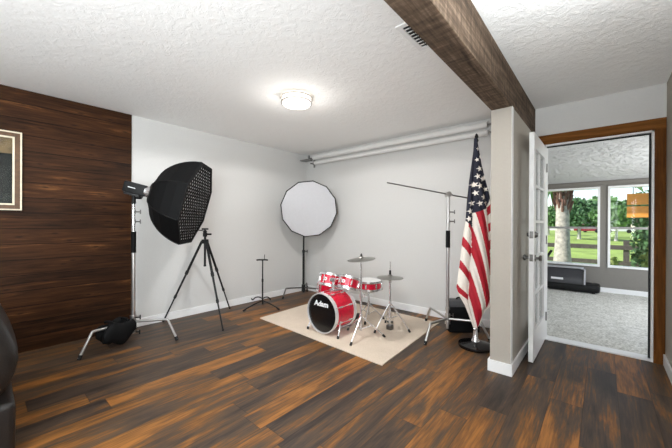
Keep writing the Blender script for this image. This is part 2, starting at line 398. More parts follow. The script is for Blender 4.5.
# exercise treadmill by the far wall
t = thing('treadmill', 'grey and black treadmill on the carpet under the far windows', 'treadmill', (-.55, 7.08, .004))
bm = nb(); box(bm, (-1.5, 6.93, .02), (-.03, 7.28, .16), .05); obj('deck', bm, 'black', t)
bm = nb(); vs = []
for x in (-1.05, -.23):
    vs.append([bm.verts.new((x, y, z)) for y, z in ((6.90, .15), (6.90, .2), (6.93, .33), (7.0, .415), (7.2, .42), (7.26, .36), (7.27, .15))])
for k in range(7): bm.faces.new((vs[0][k], vs[0][(k+1) % 7], vs[1][(k+1) % 7], vs[1][k]))
bm.faces.new(vs[0][::-1]); bm.faces.new(vs[1]); bmesh.ops.bevel(bm, geom=bm.edges[:], offset=.012, segments=2, affect='EDGES')
hd = obj('motor_hood', bm, 'hood_dark', t)
bm = nb(); path(bm, [(-.24, 6.885, .16), (-.24, 6.885, .22), (-.24, 6.92, .34), (-.24, 6.99, .43), (-.5, 6.99, .432), (-1.05, 6.99, .432)], .014, 8, 1); obj('hood_edge', bm, 'hood', hd)
obj('top_panel', boxes(((-1.04, 6.99, .418), (-.26, 7.2, .432)), bev=.004), 'hood', hd)
obj('label_plate', boxes(((-.72, 6.89, .215), (-.54, 6.9, .25))), 'print', hd, False)['label'] = 'small white plate'
bm = nb(); path(bm, [(-.87, 7.0, .41), (-.82, 6.98, .55), (-.72, 6.96, .73)], .022, 8); obj('handle', bm, 'rubber', t)
for x in (-1.42, -.12):
    bm = nb(); tube(bm, (x, 6.98, .004), (x, 6.98, .05), .025); obj('foot', bm, 'rubber', t)

# ------------------------------------------------------------------ outdoors
GZ = -.3
struct('ground_lawn', boxes(((-60, FY+.12, GZ-.2), (70, 130, GZ))), 'lawn', label='sunlit green lawn outside the windows')
def foliage(bm, c, r, n, leaf, sq=1):
    c = V(c)
    for _ in range(n):
        v = V((random.gauss(0, 1), random.gauss(0, 1), random.gauss(0, 1))).normalized()*(random.random()**.4)
        p = c+V((v.x*r[0], v.y*r[1], v.z*r[2])); a = V((random.gauss(0, 1), random.gauss(0, 1), random.gauss(0, .6))).normalized(); b = a.orthogonal().normalized()
        b.rotate(Matrix.Rotation(random.random()*6.3, 3, a)); s = leaf*random.uniform(.6, 1.3)
        w = a.cross(b)
        bm.faces.new([bm.verts.new(p+q) for q in (-b*s, w*s*.45, b*s, -w*s*.45)])
def tree(px, Y, zc, r, n, leaf, mat, label, cat='tree', name='broadleaf_tree', group=None):
    p = at(px, 224, Y); t = thing(name, label, cat, (p.x, Y, GZ), group)
    bm = nb(); path(bm, [(p.x, Y, GZ), (p.x+.05, Y, zc*.4), (p.x-.05, Y, zc)], lambda u: .03*r[0]+.05*(1-u)*r[0], 8); obj('trunk', bm, 'bark', t)
    bm = nb()
    for k in range(5):
        o = V((random.uniform(-.5, .5)*r[0], random.uniform(-.4, .4)*r[1], random.uniform(-.4, .4)*r[2]))
        foliage(bm, V((p.x, Y, zc))+o, (r[0]*.7, r[1]*.7, r[2]*.7), n//5, leaf)
    obj('foliage', bm, mat, t, False)
G = 'trees beyond the ranch fence'
tree(579, 40, 2.5, (2.2, 1.4, 1.6), 2600, .3, 'leaf_b', 'bushy dark green tree just right of palm trunk', group=G)
tree(601, 46, 2.8, (2.4, 1.4, 1.9), 2400, .3, 'leaf_a', 'mid green tree behind the grey post between windows', group=G)
tree(616, 38, 1.9, (1.7, 1.3, 1.1), 2000, .28, 'leaf_a', 'mid green tree left of the orange boards', group=G)
tree(637, 50, 3.1, (3.4, 1.6, 2.4), 2600, .34, 'leaf_b', 'dark green tree topping out above the orange boards', group=G)
tree(548, 52, 2.2, (2.6, 2, 1.7), 1500, .3, 'leaf_a', 'distant green tree left of the palm trunk', group=G)
def shrub(px, Y, zc, r, n, leaf, mat, label, name='garden_shrub'):
    p = at(px, 224, Y); t = thing(name, label, 'shrub', (p.x, Y, GZ), 'shrubs outside the right window')
    bm = nb()
    for k in range(5): path(bm, [(p.x, Y, GZ), (p.x+random.uniform(-.2, .2)*r[0], Y, zc*.5), (p.x+random.uniform(-.6, .6)*r[0], Y, zc)], .012, 6)
    obj('stem', bm, 'fence', t)
    bm = nb(); foliage(bm, (p.x, Y, zc), r, n, leaf); obj('foliage', bm, mat, t, False)
shrub(642, 9.25, .72, (.2, .25, .5), 300, .07, 'leaf_b', 'leafy dark shrub below the orange boards')
shrub(655, 9.0, .4, (.2, .25, .4), 260, .07, 'leaf_c', 'yellow-green shrub at right edge of the right window')
shrub(614, 10.5, .1, (.15, .2, .3), 130, .07, 'leaf_c', 'small shrub at left edge of the right window')
# palm tree
pt = at(562.5, 224, 10); t = thing('palm_tree', 'thick pale palm trunk outside the left window', 'palm tree', (pt.x, 10, GZ))
bm = nb(); lathe(bm, [(-.02, .25), (.15, .23), (.5, .2), (1.0, .165), (1.6, .15), (2.3, .145), (2.9, .13), (2.9, 0)], (pt.x, 10, GZ), (0, 0, 1), 18); obj('trunk', bm, 'bark', t)
bm = nb()
for k in range(46):
    a = k*2.4; z = 1.55+k*.02; r = .13
    o = V((pt.x+r*math.cos(a), 10+r*math.sin(a), z)); dr = V((math.cos(a), math.sin(a), 2.6)).normalized()
    path(bm, [o-dr*.05, o+dr*.12, o+dr*.26+V((0, 0, .03))], lambda u: .045*(1-.6*u), 6, 1)
obj('leaf_base', bm, 'boot', t)
bm = nb()
for k in range(18):
    a = k*2.4; ln = 1.5; el = random.uniform(-.1, .9); c0 = V((pt.x, 10, 2.55)); pv = None
    for s in range(9):
        u = s/8; q = c0+V((math.cos(a)*ln*u, math.sin(a)*ln*u, ln*(el*u-.75*u*u)))
        sd = V((-math.sin(a), math.cos(a), 0))*(.18*math.sin(PI*min(1, u+.12))+.01)
        cur = (bm.verts.new(q-sd-V((0, 0, .06))), bm.verts.new(q), bm.verts.new(q+sd-V((0, 0, .06))))
        if pv: bm.faces.new((pv[0], pv[1], cur[1], cur[0])); bm.faces.new((pv[1], pv[2], cur[2], cur[1]))
        pv = cur
obj('fronds', bm, 'leaf_a', t, False)
# ranch fence
t = thing('ranch_fence', 'weathered two-rail wooden fence crossing the lawn', 'fence', (0, 13, GZ))
for z in (.02, .5):
    obj('rail', boxes(((-9, 12.96, z-.07), (9, 13.0, z+.07)), bev=.01), 'fence', t, False)
for x in (-8, -5.6, -3.2, -1.75, .55, 3.0, 5.4, 7.8):
    obj('post', boxes(((x-.07, 13.0, GZ), (x+.07, 13.13, .72)), bev=.01), 'fence', t, False)
def car(px, Y, mat, label):
    p = at(px, 224, Y); t = thing('car', label, 'car', (p.x, Y, GZ), 'cars parked far across the lawn'); x = p.x
    bm = nb(); box(bm, (x-2.1, Y-.85, GZ+.3), (x+2.1, Y+.85, GZ+.95), .15); box(bm, (x-1.2, Y-.75, GZ+.9), (x+1.3, Y+.75, GZ+1.5), .2); obj('body', bm, mat, t)
    obj('window', boxes(((x-1.05, Y-.78, GZ+1.0), (x+1.15, Y-.7, GZ+1.38))), 'car_glass', t)
    for dx in (-1.3, 1.3):
        bm = nb(); tube(bm, (x+dx, Y-.9, GZ+.33), (x+dx, Y-.6, GZ+.33), .33); obj('wheel', bm, 'rubber', t)
car(588, 75, 'car_red', 'dark red car parked far off beyond the fence')
car(577, 78, 'car_white', 'white car parked beside the red car')
car(619, 76, 'car_white', 'white car parked far off beyond the right window')
p = at(556, 224, 95); t = thing('house', 'pale house far across the lawn behind the palm', 'house', (p.x, 95, GZ))
obj('wall', boxes(((p.x-16, 95, GZ), (p.x+4, 103, 3.0))), 'siding', t, False)
bm = nb(); vs = [bm.verts.new(q) for q in ((p.x-17, 94, 3), (p.x+5, 94, 3), (p.x+5, 104, 3), (p.x-17, 104, 3), (p.x-13, 99, 5.2), (p.x+1, 99, 5.2))]
for f in ((0, 1, 5, 4), (1, 2, 5), (2, 3, 4, 5), (3, 0, 4), (3, 2, 1, 0)): bm.faces.new([vs[i] for i in f])
obj('roof', bm, 'roofing', t, False)
for k in range(3): obj('window', boxes(((p.x-13+k*5.4, 94.9, .6), (p.x-11.2+k*5.4, 95.1, 2.0))), 'car_glass', t, False)
# orange boards hung outside the right window
t = thing('hanging_boards', 'two orange wooden boards hung outside the right window', 'wooden boards', (.6, 7.9, 1.34))
for z in (1.345, 1.58): obj('board', boxes(((.335, 7.885, z), (.9, 7.91, z+.205)), bev=.004), 'orange_wood', t, False)
for x in (.42, .8):
    bm = nb(); tube(bm, (x, 7.915, 1.36), (x, 7.915, 2.3), .006); obj('hanging_rod', bm, 'blackmetal', t)
struct('trim_9', boxes(((FX0, FY+.12, 2.2), (FX1, FY+.75, 2.3))), 'siding')

# ------------------------------------------------------------------ ceiling fittings
def flush_lamp(x, y, label):
    t = thing('ceiling_lamp', label, 'ceiling lamp', (x, y, HC), 'round flush ceiling lamps')
    for z in (HC-.022, HC-.068):
        bm = nb(); lathe(bm, [(0, .137), (0, .15), (.012, .15), (.012, .137)], (x, y, z), (0, 0, 1), 40, closed=True); obj('ring', bm, 'satin', t)
    bm = nb(); lathe(bm, [(0, .12), (-.015, .141), (-.062, .141), (-.078, .13), (-.088, .09), (-.09, 0)], (x, y, HC-.002), (0, 0, 1), 40); obj('diffuser', bm, 'lens', t)
    return t
flush_lamp(-2.25, 2.0, 'lit round white flush ceiling lamp with two metal rings')
t = thing('ceiling_vent', 'white slatted air vent in the ceiling beside the beam', 'vent', (-.85, 1.87, HC))
x0, x1, y0, y1 = -.985, -.715, 1.69, 2.03
obj('frame', boxes(((x0, y0, HC-.008), (x0+.032, y1, HC)), ((x1-.032, y0, HC-.008), (x1, y1, HC)), ((x0+.032, y0, HC-.008), (x1-.032, y0+.032, HC)), ((x0+.032, y1-.032, HC-.008), (x1-.032, y1, HC))), 'trim', t, False)
obj('duct_backing', boxes(((x0+.03, y0+.03, HC-.002), (x1-.03, y1-.03, HC-.001))), 'black', t, False)
for k in range(7):
    yy = y0+.063+k*.036
    bm = nb(); box(bm, (x0+.032, yy-.005, HC-.0055), (x1-.032, yy+.005, HC-.0035), 0); obj('slat', bm, 'trim', t, False)
for k in range(1, 4):
    obj('divider', boxes(((x0+k*.0675-.002, y0+.032, HC-.0075), (x0+k*.0675+.002, y1-.032, HC-.006))), 'black', t, False)

# picture on the wooden wall
t = thing('framed_picture', 'gilt framed picture on the dark board wall', 'picture', (XL+.016, -.05, 1.3))
X0 = XL+.016; py0, py1, pz0, pz1 = -.36, .243, 1.318, 2.032
def ring(bm, x0, x1, m, w):
    a, b, c, e = py0+m, py1-m, pz0+m, pz1-m
    for lo, hi in (((x0, a, c), (x1, a+w, e)), ((x0, b-w, c), (x1, b, e)), ((x0, a+w, c), (x1, b-w, c+w)), ((x0, a+w, e-w), (x1, b-w, e))): box(bm, lo, hi, .002)
bm = nb(); ring(bm, X0, X0+.03, 0, .012); obj('outer_moulding', bm, 'cream', t, False)
bm = nb(); ring(bm, X0, X0+.024, .012, .035); obj('frame', bm, 'frame_brown', t, False)
bm = nb(); ring(bm, X0, X0+.026, .047, .014); obj('inner_fillet', bm, 'cream', t, False)
obj('backing', boxes(((X0, py0+.05, pz0+.05), (X0+.008, py1-.05, pz1-.05))), 'black', t, False)
obj('print_sky', boxes(((X0+.008, py0+.06, 1.83), (X0+.012, py1-.06, pz1-.06))), 'pic_top', t, False)
obj('print_land', boxes(((X0+.008, py0+.06, pz0+.06), (X0+.012, py1-.06, 1.83))), 'pic_low', t, False)
obj('glass', boxes(((X0+.015, py0+.058, pz0+.058), (X0+.017, py1-.058, pz1-.058))), 'glass', t, False)

# black leather recliner, its back to the room, at the left edge
t = thing('recliner', 'black leather recliner cut off at left edge of photo', 'armchair', (-2.65, -.3, 0))
def puffy(name, lo, hi, bev, parent, seg=4, sub=True):
    bm = nb(); box(bm, lo, hi, 0)
    bmesh.ops.bevel(bm, geom=bm.edges[:], offset=bev, segments=seg, affect='EDGES', profile=.5)
    return obj(name, bm, 'leather', parent)
bm = nb(); prof = [(.03, .30), (.085, .33), (.13, .42), (.14, .52), (.11, .62), (.065, .74), (.02, .84), (-.03, .91), (-.08, .92), (-.13, .87), (-.12, .7), (-.1, .42), (-.06, .30)]
rows = []
for x, s in ((-3.0, .0), (-2.97, .035), (-2.9, .05), (-2.35, .05), (-2.28, .035), (-2.25, 0)):
    rows.append([bm.verts.new((x, -.01+(y+.01)*(.62+.38*s/.05), .62+(z-.62)*(.9+.1*s/.05))) for y, z in prof])
for a, b in zip(rows, rows[1:]):
    for k in range(len(prof)): bm.faces.new((a[k], a[(k+1) % len(prof)], b[(k+1) % len(prof)], b[k]))
bm.faces.new(rows[0][::-1]); bm.faces.new(rows[-1]); o = obj('backrest', bm, 'leather', t)
md = o.modifiers.new('soft', 'SUBSURF'); md.levels = md.render_levels = 2
puffy('rear_panel', (-3.02, -.1, .04), (-2.23, .115, .305), .03, t)
puffy('seat_cushion', (-2.95, -.75, .3), (-2.3, -.12, .47), .05, t)
puffy('armrest', (-3.2, -.8, .05), (-2.98, .03, .62), .07, t); puffy('armrest', (-2.27, -.8, .05), (-2.17, .03, .6), .045, t)
puffy('footrest', (-2.95, -.86, .08), (-2.3, -.76, .44), .04, t); obj('base', boxes(((-3.1, -.7, 0), (-2.2, .05, .06))), 'black', t, False)

# ------------------------------------------------------------------ studio stands
def turtle_legs(t, Gp, feet, zc, mat, r=.0125, kf=.78):
    for k, f in enumerate(feet):
        g = V((*Gp, zc)); f = V((f[0], f[1], .012+(f[2] if len(f) > 2 else 0))); kn = g+(f-g)*kf; kn.z = zc+.012
        bm = nb(); path(bm, [g, g+(kn-g)*.5, kn-(kn-g).normalized()*.03, kn, kn+(f-kn).normalized()*.03, kn+(f-kn)*.6, f], r, 10, 2); l = obj('leg', bm, mat, t)
        dv = (f-kn).normalized(); bm = nb(); tube(bm, f-dv*.03, f+V((0, 0, -.012)), r*1.25); obj('rubber_foot', bm, 'rubber', l)
def t_knob(t, p, dirv, mat='black', L=.05):
    p = V(p); dv = V(dirv).normalized(); sd = V((0, 0, 1)).cross(dv).normalized()
    bm = nb(); tube(bm, p, p+dv*L, .006); tube(bm, p+dv*L-V((0, 0, .022)), p+dv*L+V((0, 0, .022)), .006); obj('knob', bm, mat, t)

# --- strobe stand with octabox
Gs = V((-3.60, 1.012, 0))
t = thing('light_stand', 'chrome turtle-base light stand under the strobe and black octagonal softbox', 'light stand', Gs, 'studio light stands')
turtle_legs(t, Gs.xy, [(-3.475, .563), (-3.317, 1.324), (-4.02, 1.15)], .205, 'satin')
bm = nb(); tube(bm, Gs+V((0, 0, .09)), Gs+V((0, 0, .95)), .0175); obj('column', bm, 'satin', t)
bm = nb(); tube(bm, Gs+V((0, 0, 1.1)), Gs+V((0, 0, 1.40)), .0145); tube(bm, Gs+V((0, 0, 1.2)), Gs+V((0, 0, 1.245)), .019); tube(bm, Gs+V((0, 0, 1.3)), Gs+V((0, 0, 1.34)), .018); obj('riser', bm, 'chrome', t)
bm = nb(); tube(bm, Gs+V((0, 0, .905)), Gs+V((0, 0, 1.12)), .023); obj('grip_sleeve', bm, 'fabric_black', t)
for z0, z1, rr in ((.14, .185, .03), (.235, .27, .03)):
    bm = nb(); tube(bm, Gs+V((0, 0, z0)), Gs+V((0, 0, z1)), rr); obj('collar', bm, 'satin', t)
t_knob(t, Gs+V((.03, .01, .25)), (.75, .6, .1)); t_knob(t, Gs+V((.016, .012, 1.22)), (.75, .65, 0), 'steel_dark'); t_knob(t, Gs+V((.016, .012, 1.32)), (.75, .65, 0), 'steel_dark')
t_knob(t, Gs+V((.02, .02, .1)), (.75, .65, 0), 'black', .035)
# sandbag over the stand's front leg
kx, ky = Gs.x+(-3.475-Gs.x)*.78, Gs.y+(.563-Gs.y)*.78
sb = thing('sandbag', 'black sandbag hung over the leg of the octabox stand', 'sandbag', ((Gs.x+kx)/2, (Gs.y+ky)/2, .2))
u = (V((kx, ky, 0))-Gs).normalized(); w = V((-u.y, u.x, 0))
for s in (-1, 1):
    bm = nb(); L = .29; rows = []
    for i in range(15):
        q = i/14; wd = math.sin(PI*min(max(q*.9+.05, 0), 1))**.45; ring_ = []
        for k in range(16):
            a = 2*PI*k/16; ring_.append(bm.verts.new(Gs+u*(.015+q*L)+w*(s*(.055+.045*wd*math.cos(a)))+V((0, 0, .165+.02*math.sin(q*9+s)-.02*q+(.105*wd)*math.sin(a)))))
        rows.append(ring_)
    for a, b in zip(rows, rows[1:]):
        for k in range(16): bm.faces.new((a[k], a[(k+1) % 16], b[(k+1) % 16], b[k]))
    bm.faces.new(rows[0][::-1]); bm.faces.new(rows[-1]); obj('pouch', bm, 'fabric_black', sb)
for q in (.09, .22):
    c = Gs+u*q; bm = nb(); path(bm, [c+w*.07+V((0, 0, .25)), c+w*.03+V((0, 0, .262)), c-w*.03+V((0, 0, .262)), c-w*.07+V((0, 0, .25))], .014, 8); obj('strap', bm, 'fabric_black', sb)
# strobe head
n, sx, ty = frame((.63, .73, -.255))
Oc = V((-3.21, 1.466, 1.404)); apex = Oc-n*.43
sh = thing('strobe_light', 'black studio strobe on light stand behind black octagonal softbox', 'studio light', Gs+V((0, 0, 1.40)))
mt = Matrix.Translation(apex-n*.15) @ Matrix((sx, ty, n)).transposed().to_4x4()
bm = nb(); box(bm, (-.052, -.058, -.12), (.052, .055, .1), .016, mt); b = obj('housing', bm, 'black', sh)
bm = nb(); lathe(bm, [(-.065, .058), (-.02, .06), (.0, .075), (.022, .075), (.022, .03), (-.065, .03)], apex, n, 28, closed=True); obj('bayonet_ring', bm, 'chrome', sh)['label'] = 'silver mount ring'
bm = nb()
box(bm, (.0515, -.004, -.07), (.0535, .004, .0), 0, mt); obj('brand_stripe', bm, 'print', b, False)
bm = nb(); box(bm, (-.045, -.08, -.1), (.045, -.057, .05), .006, mt); obj('yoke', bm, 'blackmetal', sh)
bm = nb(); tube(bm, Gs+V((0, 0, 1.40)), Gs+V((0, 0, 1.50)), .02); ball(bm, Gs+V((0, 0, 1.50)), .026); obj('tilt_stem', bm, 'black', sh)
bm = nb(); tube(bm, Gs+V((.02, .015, 1.46)), Gs+V((.06, .05, 1.46)), .012); obj('knob', bm, 'black', sh)
# octabox
ob = thing('octagonal_softbox', 'big black octagonal softbox with honeycomb grid on the chrome stand', 'softbox', Oc)
R = .452; prof = [(-.43, .07), (-.41, .15), (-.355, .255), (-.275, .335), (-.185, .395), (-.085, .435), (0, R)]
bm = nb(); lathe(bm, prof+[(0, R-.012), (-.085, .42), (-.185, .38), (-.275, .32), (-.355, .24), (-.41, .135), (-.43, .06)], Oc, n, 8, .39, closed=True)
o = obj('shell', bm, 'fabric_black', ob, False)
bm = nb(); lathe(bm, [(-.002, R-.03), (-.002, R+.006), (.012, R+.002), (.012, R-.03)], Oc, n, 8, .39, closed=True); obj('rim', bm, 'fabric_black', ob, False)
bm = nb(); lathe(bm, [(-.001, R-.014), (-.001, 0)], Oc, n, 8, .39); obj('diffuser', bm, 'inner_white', ob, False)
_, s8, t8 = frame(n, .39)
for k in range(8):
    a = k*PI/4; dv = math.cos(a)*s8+math.sin(a)*t8
    bm = nb(); path(bm, [Oc+n*h+dv*(r+.003) for h, r in prof], .005, 6, 1); obj('rib', bm, 'black', ob)
bm = nb(); ap = (R-.02)*math.cos(PI/8)
nn, s0, t0 = frame(n, .39+PI/8)
def chord(off):                              # half-length of an octagon chord at an offset along t0
    hi = 1e9
    lo_, hi_ = -9, 9
    for k in range(8):
        a = k*PI/4; cx, cy = math.cos(a), math.sin(a)
        if abs(cx) < 1e-9:
            if cy*off > ap: return None
        else:
            lim = (ap-cy*off)/cx
            if cx > 0: hi_ = min(hi_, lim)
            else: lo_ = max(lo_, lim)
    return (lo_, hi_) if hi_ > lo_ else None
sp = .043; k = -10
while k <= 10:
    cl = chord(k*sp)
    if cl:
        for (A, B) in ((s0, t0), (t0, s0)):
            vs = []
            m4 = Matrix.Translation(Oc) @ Matrix((A, B, A.cross(B))).transposed().to_4x4()
            z0, z1 = sorted((.001*(A.cross(B)).dot(n), .007*(A.cross(B)).dot(n)))
            box(bm, (cl[0], k*sp-.0065, z0), (cl[1], k*sp+.0065, z1), 0, m4)
    k += 1
obj('honeycomb_grid', bm, 'fabric_black', ob, False)

# --- photo tripod
tp = V((-3.734, 1.82, 0)); t = thing('camera_tripod', 'black camera tripod standing empty beside the white wall', 'tripod', tp)
for f in ((-4.035, 1.45), (-3.21, 1.775), (-3.96, 2.29)):
    f = V((*f, .006)); top = tp+V((0, 0, .98))+(f-tp).normalized()*.035; top.z = .985
    d1 = (f-top); bm = nb(); tube(bm, top, top+d1*.40, .015); lg = obj('leg', bm, 'black', t)
    bm = nb(); tube(bm, top+d1*.38, top+d1*.70, .012); tube(bm, top+d1*.68, f, .009); obj('lower_section', bm, 'blackmetal', lg)
    for q0, q1, rr in ((.375, .415, .019), (.675, .71, .016)):
        bm = nb(); tube(bm, top+d1*q0, top+d1*q1, rr); obj('leg_lock', bm, 'rubber', lg)
    bm = nb(); ball(bm, f+V((0, 0, .006)), .013, (1, 1, .8)); obj('rubber_foot', bm, 'rubber', lg)
bm = nb(); tube(bm, tp+V((0, 0, .68)), tp+V((0, 0, 1.05)), .0135); tube(bm, tp+V((0, 0, .67)), tp+V((0, 0, .69)), .016); obj('centre_column', bm, 'blackmetal', t)
bm = nb(); tube(bm, tp+V((0, 0, .955)), tp+V((0, 0, 1.005)), .045, .04, 12); obj('spider', bm, 'black', t)
bm = nb(); tube(bm, tp+V((0, 0, 1.04)), tp+V((0, 0, 1.085)), .026); ball(bm, tp+V((0, 0, 1.10)), .024); obj('ball_head', bm, 'black', t)
bm = nb(); box(bm, tp+V((-.03, -.03, 1.125)), tp+V((.03, .03, 1.145)), .004); obj('quick_plate', bm, 'black', t)
bm = nb(); tube(bm, tp+V((.02, .02, 1.07)), tp+V((.06, .05, 1.07)), .011); obj('knob', bm, 'black', t)
bm = nb(); tube(bm, tp+V((-.02, -.02, 1.115)), tp+V((-.07, -.06, 1.12)), .006); obj('knob', bm, 'black', t)

# --- guitar stand
gp = V((-3.645, 2.615, 0)); t = thing('guitar_stand', 'thin black guitar stand with forked top standing empty near the wall', 'guitar stand', gp)
hub = gp+V((0, 0, .11))
for f in ((-3.715, 2.346), (-3.402, 2.725), (-3.89, 2.80)):
    f = V((*f, .01)); bm = nb(); path(bm, [hub, hub+(f-hub)*.5+V((0, 0, .012)), f], .009, 8); l = obj('leg', bm, 'blackmetal', t)
    bm = nb(); tube(bm, f-(f-hub).normalized()*.04, f-V((0, 0, .006)), .013); obj('rubber_foot', bm, 'rubber', l)
bm = nb(); tube(bm, gp+V((0, 0, .06)), gp+V((0, 0, .40)), .011); tube(bm, gp+V((0, 0, .40)), gp+V((0, 0, .69)), .009); tube(bm, gp+V((0, 0, .38)), gp+V((0, 0, .42)), .014); obj('post', bm, 'blackmetal', t)
sd = V((.755, .655, 0)); fw = V((.655, -.755, 0))
bm = nb(); path(bm, [gp+V((0, 0, .69))-sd*.075+fw*.03, gp+V((0, 0, .69))-sd*.05, gp+V((0, 0, .69)), gp+V((0, 0, .69))+sd*.05, gp+V((0, 0, .69))+sd*.075+fw*.03], .010, 8, 1); obj('neck_yoke', bm, 'rubber', t)
bm = nb(); path(bm, [gp+sd*.03+fw*.02+V((0, 0, .7)), gp+sd*.035+fw*.05+V((0, 0, .73)), gp+sd*.04+fw*.05+V((0, 0, .77))], .004, 6); obj('neck_gate', bm, 'rubber', t)
for s in (-1, 1):
    bm = nb(); path(bm, [hub+V((0, 0, .03)), hub+sd*s*.05+V((0, 0, .055)), hub+sd*s*.10+fw*.02+V((0, 0, .05)), hub+sd*s*.125+fw*.06+V((0, 0, .02)), hub+sd*s*.13+fw*.09+V((0, 0, .05))], .009, 8); obj('cradle_arm', bm, 'rubber', t)

# --- corner stand with the white faced softbox
nf = V((.72, -.69, -.06)).normalized()
Gr = V((-3.735, 3.49, 0)); t = thing('light_stand', 'black-columned light stand in the corner under the white round softbox', 'light stand', Gr, 'studio light stands')
turtle_legs(t, Gr.xy, [(-3.862, 3.157), (-3.375, 3.54), (-3.96, 3.79)], .15, 'steel_dark', .012, .85)
bm = nb(); tube(bm, Gr+V((0, 0, .07)), Gr+V((0, 0, .75)), .019); obj('column', bm, 'black', t)
bm = nb(); tube(bm, Gr+V((0, 0, .75)), Gr+V((0, 0, 1.40)), .014); obj('riser', bm, 'black', t)
for z0, z1, rr in ((.09, .2, .032), (.73, .77, .025)):
    bm = nb(); tube(bm, Gr+V((0, 0, z0)), Gr+V((0, 0, z1)), rr); obj('collar', bm, 'blackmetal', t)
t_knob(t, Gr+V((.018, .015, .75)), (.75, .65, 0), 'black', .035); t_knob(t, Gr+V((.03, .02, .15)), (.75, .65, 0), 'black', .035)
Cr = Gr+nf*.2+V((.755, .655, 0))*.085; Cr.z = 1.44
rb = thing('round_softbox', 'white twelve-sided softbox with thin black edge in the room corner', 'softbox', Cr)
Rr = .452; pr = [(-.17, .06), (-.15, .16), (-.11, .28), (-.06, .38), (0, Rr)]
bm = nb(); lathe(bm, pr+[(0, Rr-.008), (-.06, .37), (-.11, .27), (-.15, .15), (-.17, .05)], Cr, nf, 12, .14, closed=True); obj('shell', bm, 'fabric_black', rb, False)
bm = nb(); lathe(bm, [(.004, Rr-.012), (.016, 0)], Cr, nf, 12, .14); lathe(bm, [(.002, Rr-.012), (.002, 0)], Cr, nf, 12, .14); obj('diffuser', bm, 'white_scrim', rb, False)
bm = nb(); lathe(bm, [(-.006, Rr-.013), (-.006, Rr+.002), (.008, Rr+.002), (.012, Rr-.013)], Cr, nf, 12, .14, closed=True); obj('rim', bm, 'black', rb, False)
bm = nb(); lathe(bm, [(-.2, .0), (-.2, .07), (-.165, .075), (-.165, 0)], Cr, nf, 24); tube(bm, Cr-nf*.2, Cr-nf*.30, .045, .045, 20); obj('lamp_head', bm, 'black', rb)
bm = nb(); path(bm, [Cr-nf*.22-V((0, 0, .04)), Cr-nf*.21-V((.05, .043, .06)), V((Gr.x, Gr.y, 1.41))], .014, 8); obj('bracket', bm, 'black', rb)

# --- boom stand
Gb = V((-1.268, 3.312, 0)); t = thing('boom_stand', 'chrome boom stand with a long arm in front of the back wall', 'boom stand', Gb, 'studio light stands')
turtle_legs(t, Gb.xy, [(-1.338, 2.907), (-1.655, 3.62, .009), (-.865, 3.42)], .185, 'satin')
bm = nb(); tube(bm, Gb+V((0, 0, .08)), Gb+V((0, 0, .96)), .0165); obj('column', bm, 'satin', t)
bm = nb(); tube(bm, Gb+V((0, 0, 1.1)), Gb+V((0, 0, 1.51)), .0145); tube(bm, Gb+V((0, 0, 1.22)), Gb+V((0, 0, 1.26)), .019); tube(bm, Gb+V((0, 0, 1.32)), Gb+V((0, 0, 1.36)), .018); obj('riser', bm, 'satin', t)
bm = nb(); tube(bm, Gb+V((0, 0, .955)), Gb+V((0, 0, 1.14)), .023); obj('grip_sleeve', bm, 'fabric_black', t)
for z0, z1, rr in ((.13, .17, .028), (.21, .24, .028), (.28, .31, .024)):
    bm = nb(); tube(bm, Gb+V((0, 0, z0)), Gb+V((0, 0, z1)), rr); obj('collar', bm, 'satin', t)
for z, L in ((1.24, .05), (1.34, .05), (.22, .04)): t_knob(t, Gb+V((.016, .012, z)), (.75, .65, 0), 'steel_dark', L)
bm = nb(); lathe(bm, [(-.03, .0), (-.03, .03), (.03, .03), (.03, 0)], Gb+V((0, 0, 1.53)), (.655, -.755, 0), 20); tube(bm, Gb+V((0, 0, 1.5)), Gb+V((0, 0, 1.53)), .018); obj('pivot_head', bm, 'satin', t)
bm = nb(); path(bm, [(-1.765, 2.87, 1.655), (-1.265, 3.30, 1.532), (-1.09, 3.452, 1.487)], .0075, 10, 0); obj('boom_arm', bm, 'steel_dark', t)

# --- black equipment bag
kb = V((-1.165, 3.575, 0)); t = thing('equipment_bag', 'upright black equipment bag with grey top behind boom stand', 'bag', kb)
rot = Matrix.Translation(kb) @ Matrix((V((.755, .655, 0)), V((-.655, .755, 0)), V((0, 0, 1)))).transposed().to_4x4()
bm = nb(); box(bm, (-.2, -.06, 0), (.14, .06, .30), .025, rot); obj('body', bm, 'fabric_black', t)
bm = nb(); box(bm, (-.205, -.068, .285), (.145, .068, .365), .025, rot); obj('lid', bm, 'fabric_grey', t)
bm = nb(); path(bm, [rot @ V(p) for p in ((-.1, 0, .36), (-.1, 0, .385), (.04, 0, .385), (.04, 0, .36))], .009, 8); obj('handle', bm, 'fabric_black', t)

# --- backdrop roller on the back wall
t = thing('wall_mounted_backdrop', 'white paper backdrop rolls in wall brackets along the back wall', 'backdrop roller', (-2.4, YB, 2.3))
for z, r, y in ((2.345, .034, .11), (2.262, .03, .075)):
    bm = nb(); tube(bm, (-3.80, YB-y, z), (-1.0, YB-y, z), r, None, 24); rl = obj('paper_roll', bm, 'paper', t)
    bm = nb(); tube(bm, (-3.87, YB-y, z), (-.93, YB-y, z), .012); obj('roller_core', bm, 'bracket', rl)
for x in (-.93, -3.90):
    bm = nb(); box(bm, (x, YB-.012, 2.20), (x+.035, YB, 2.41), .003); box(bm, (x+.008, YB-.15, 2.335), (x+.026, YB, 2.36), .003); box(bm, (x+.008, YB-.15, 2.335), (x+.026, YB-.125, 2.395), .003); box(bm, (x+.008, YB-.105, 2.25), (x+.026, YB, 2.272), .003); obj('bracket', bm, 'bracket', t, False)
bm = nb(); box(bm, (XL+.03, YB-.20, 2.31), (-3.87, YB-.06, 2.325), .004); obj('chain_guard', bm, 'bracket', t, False)

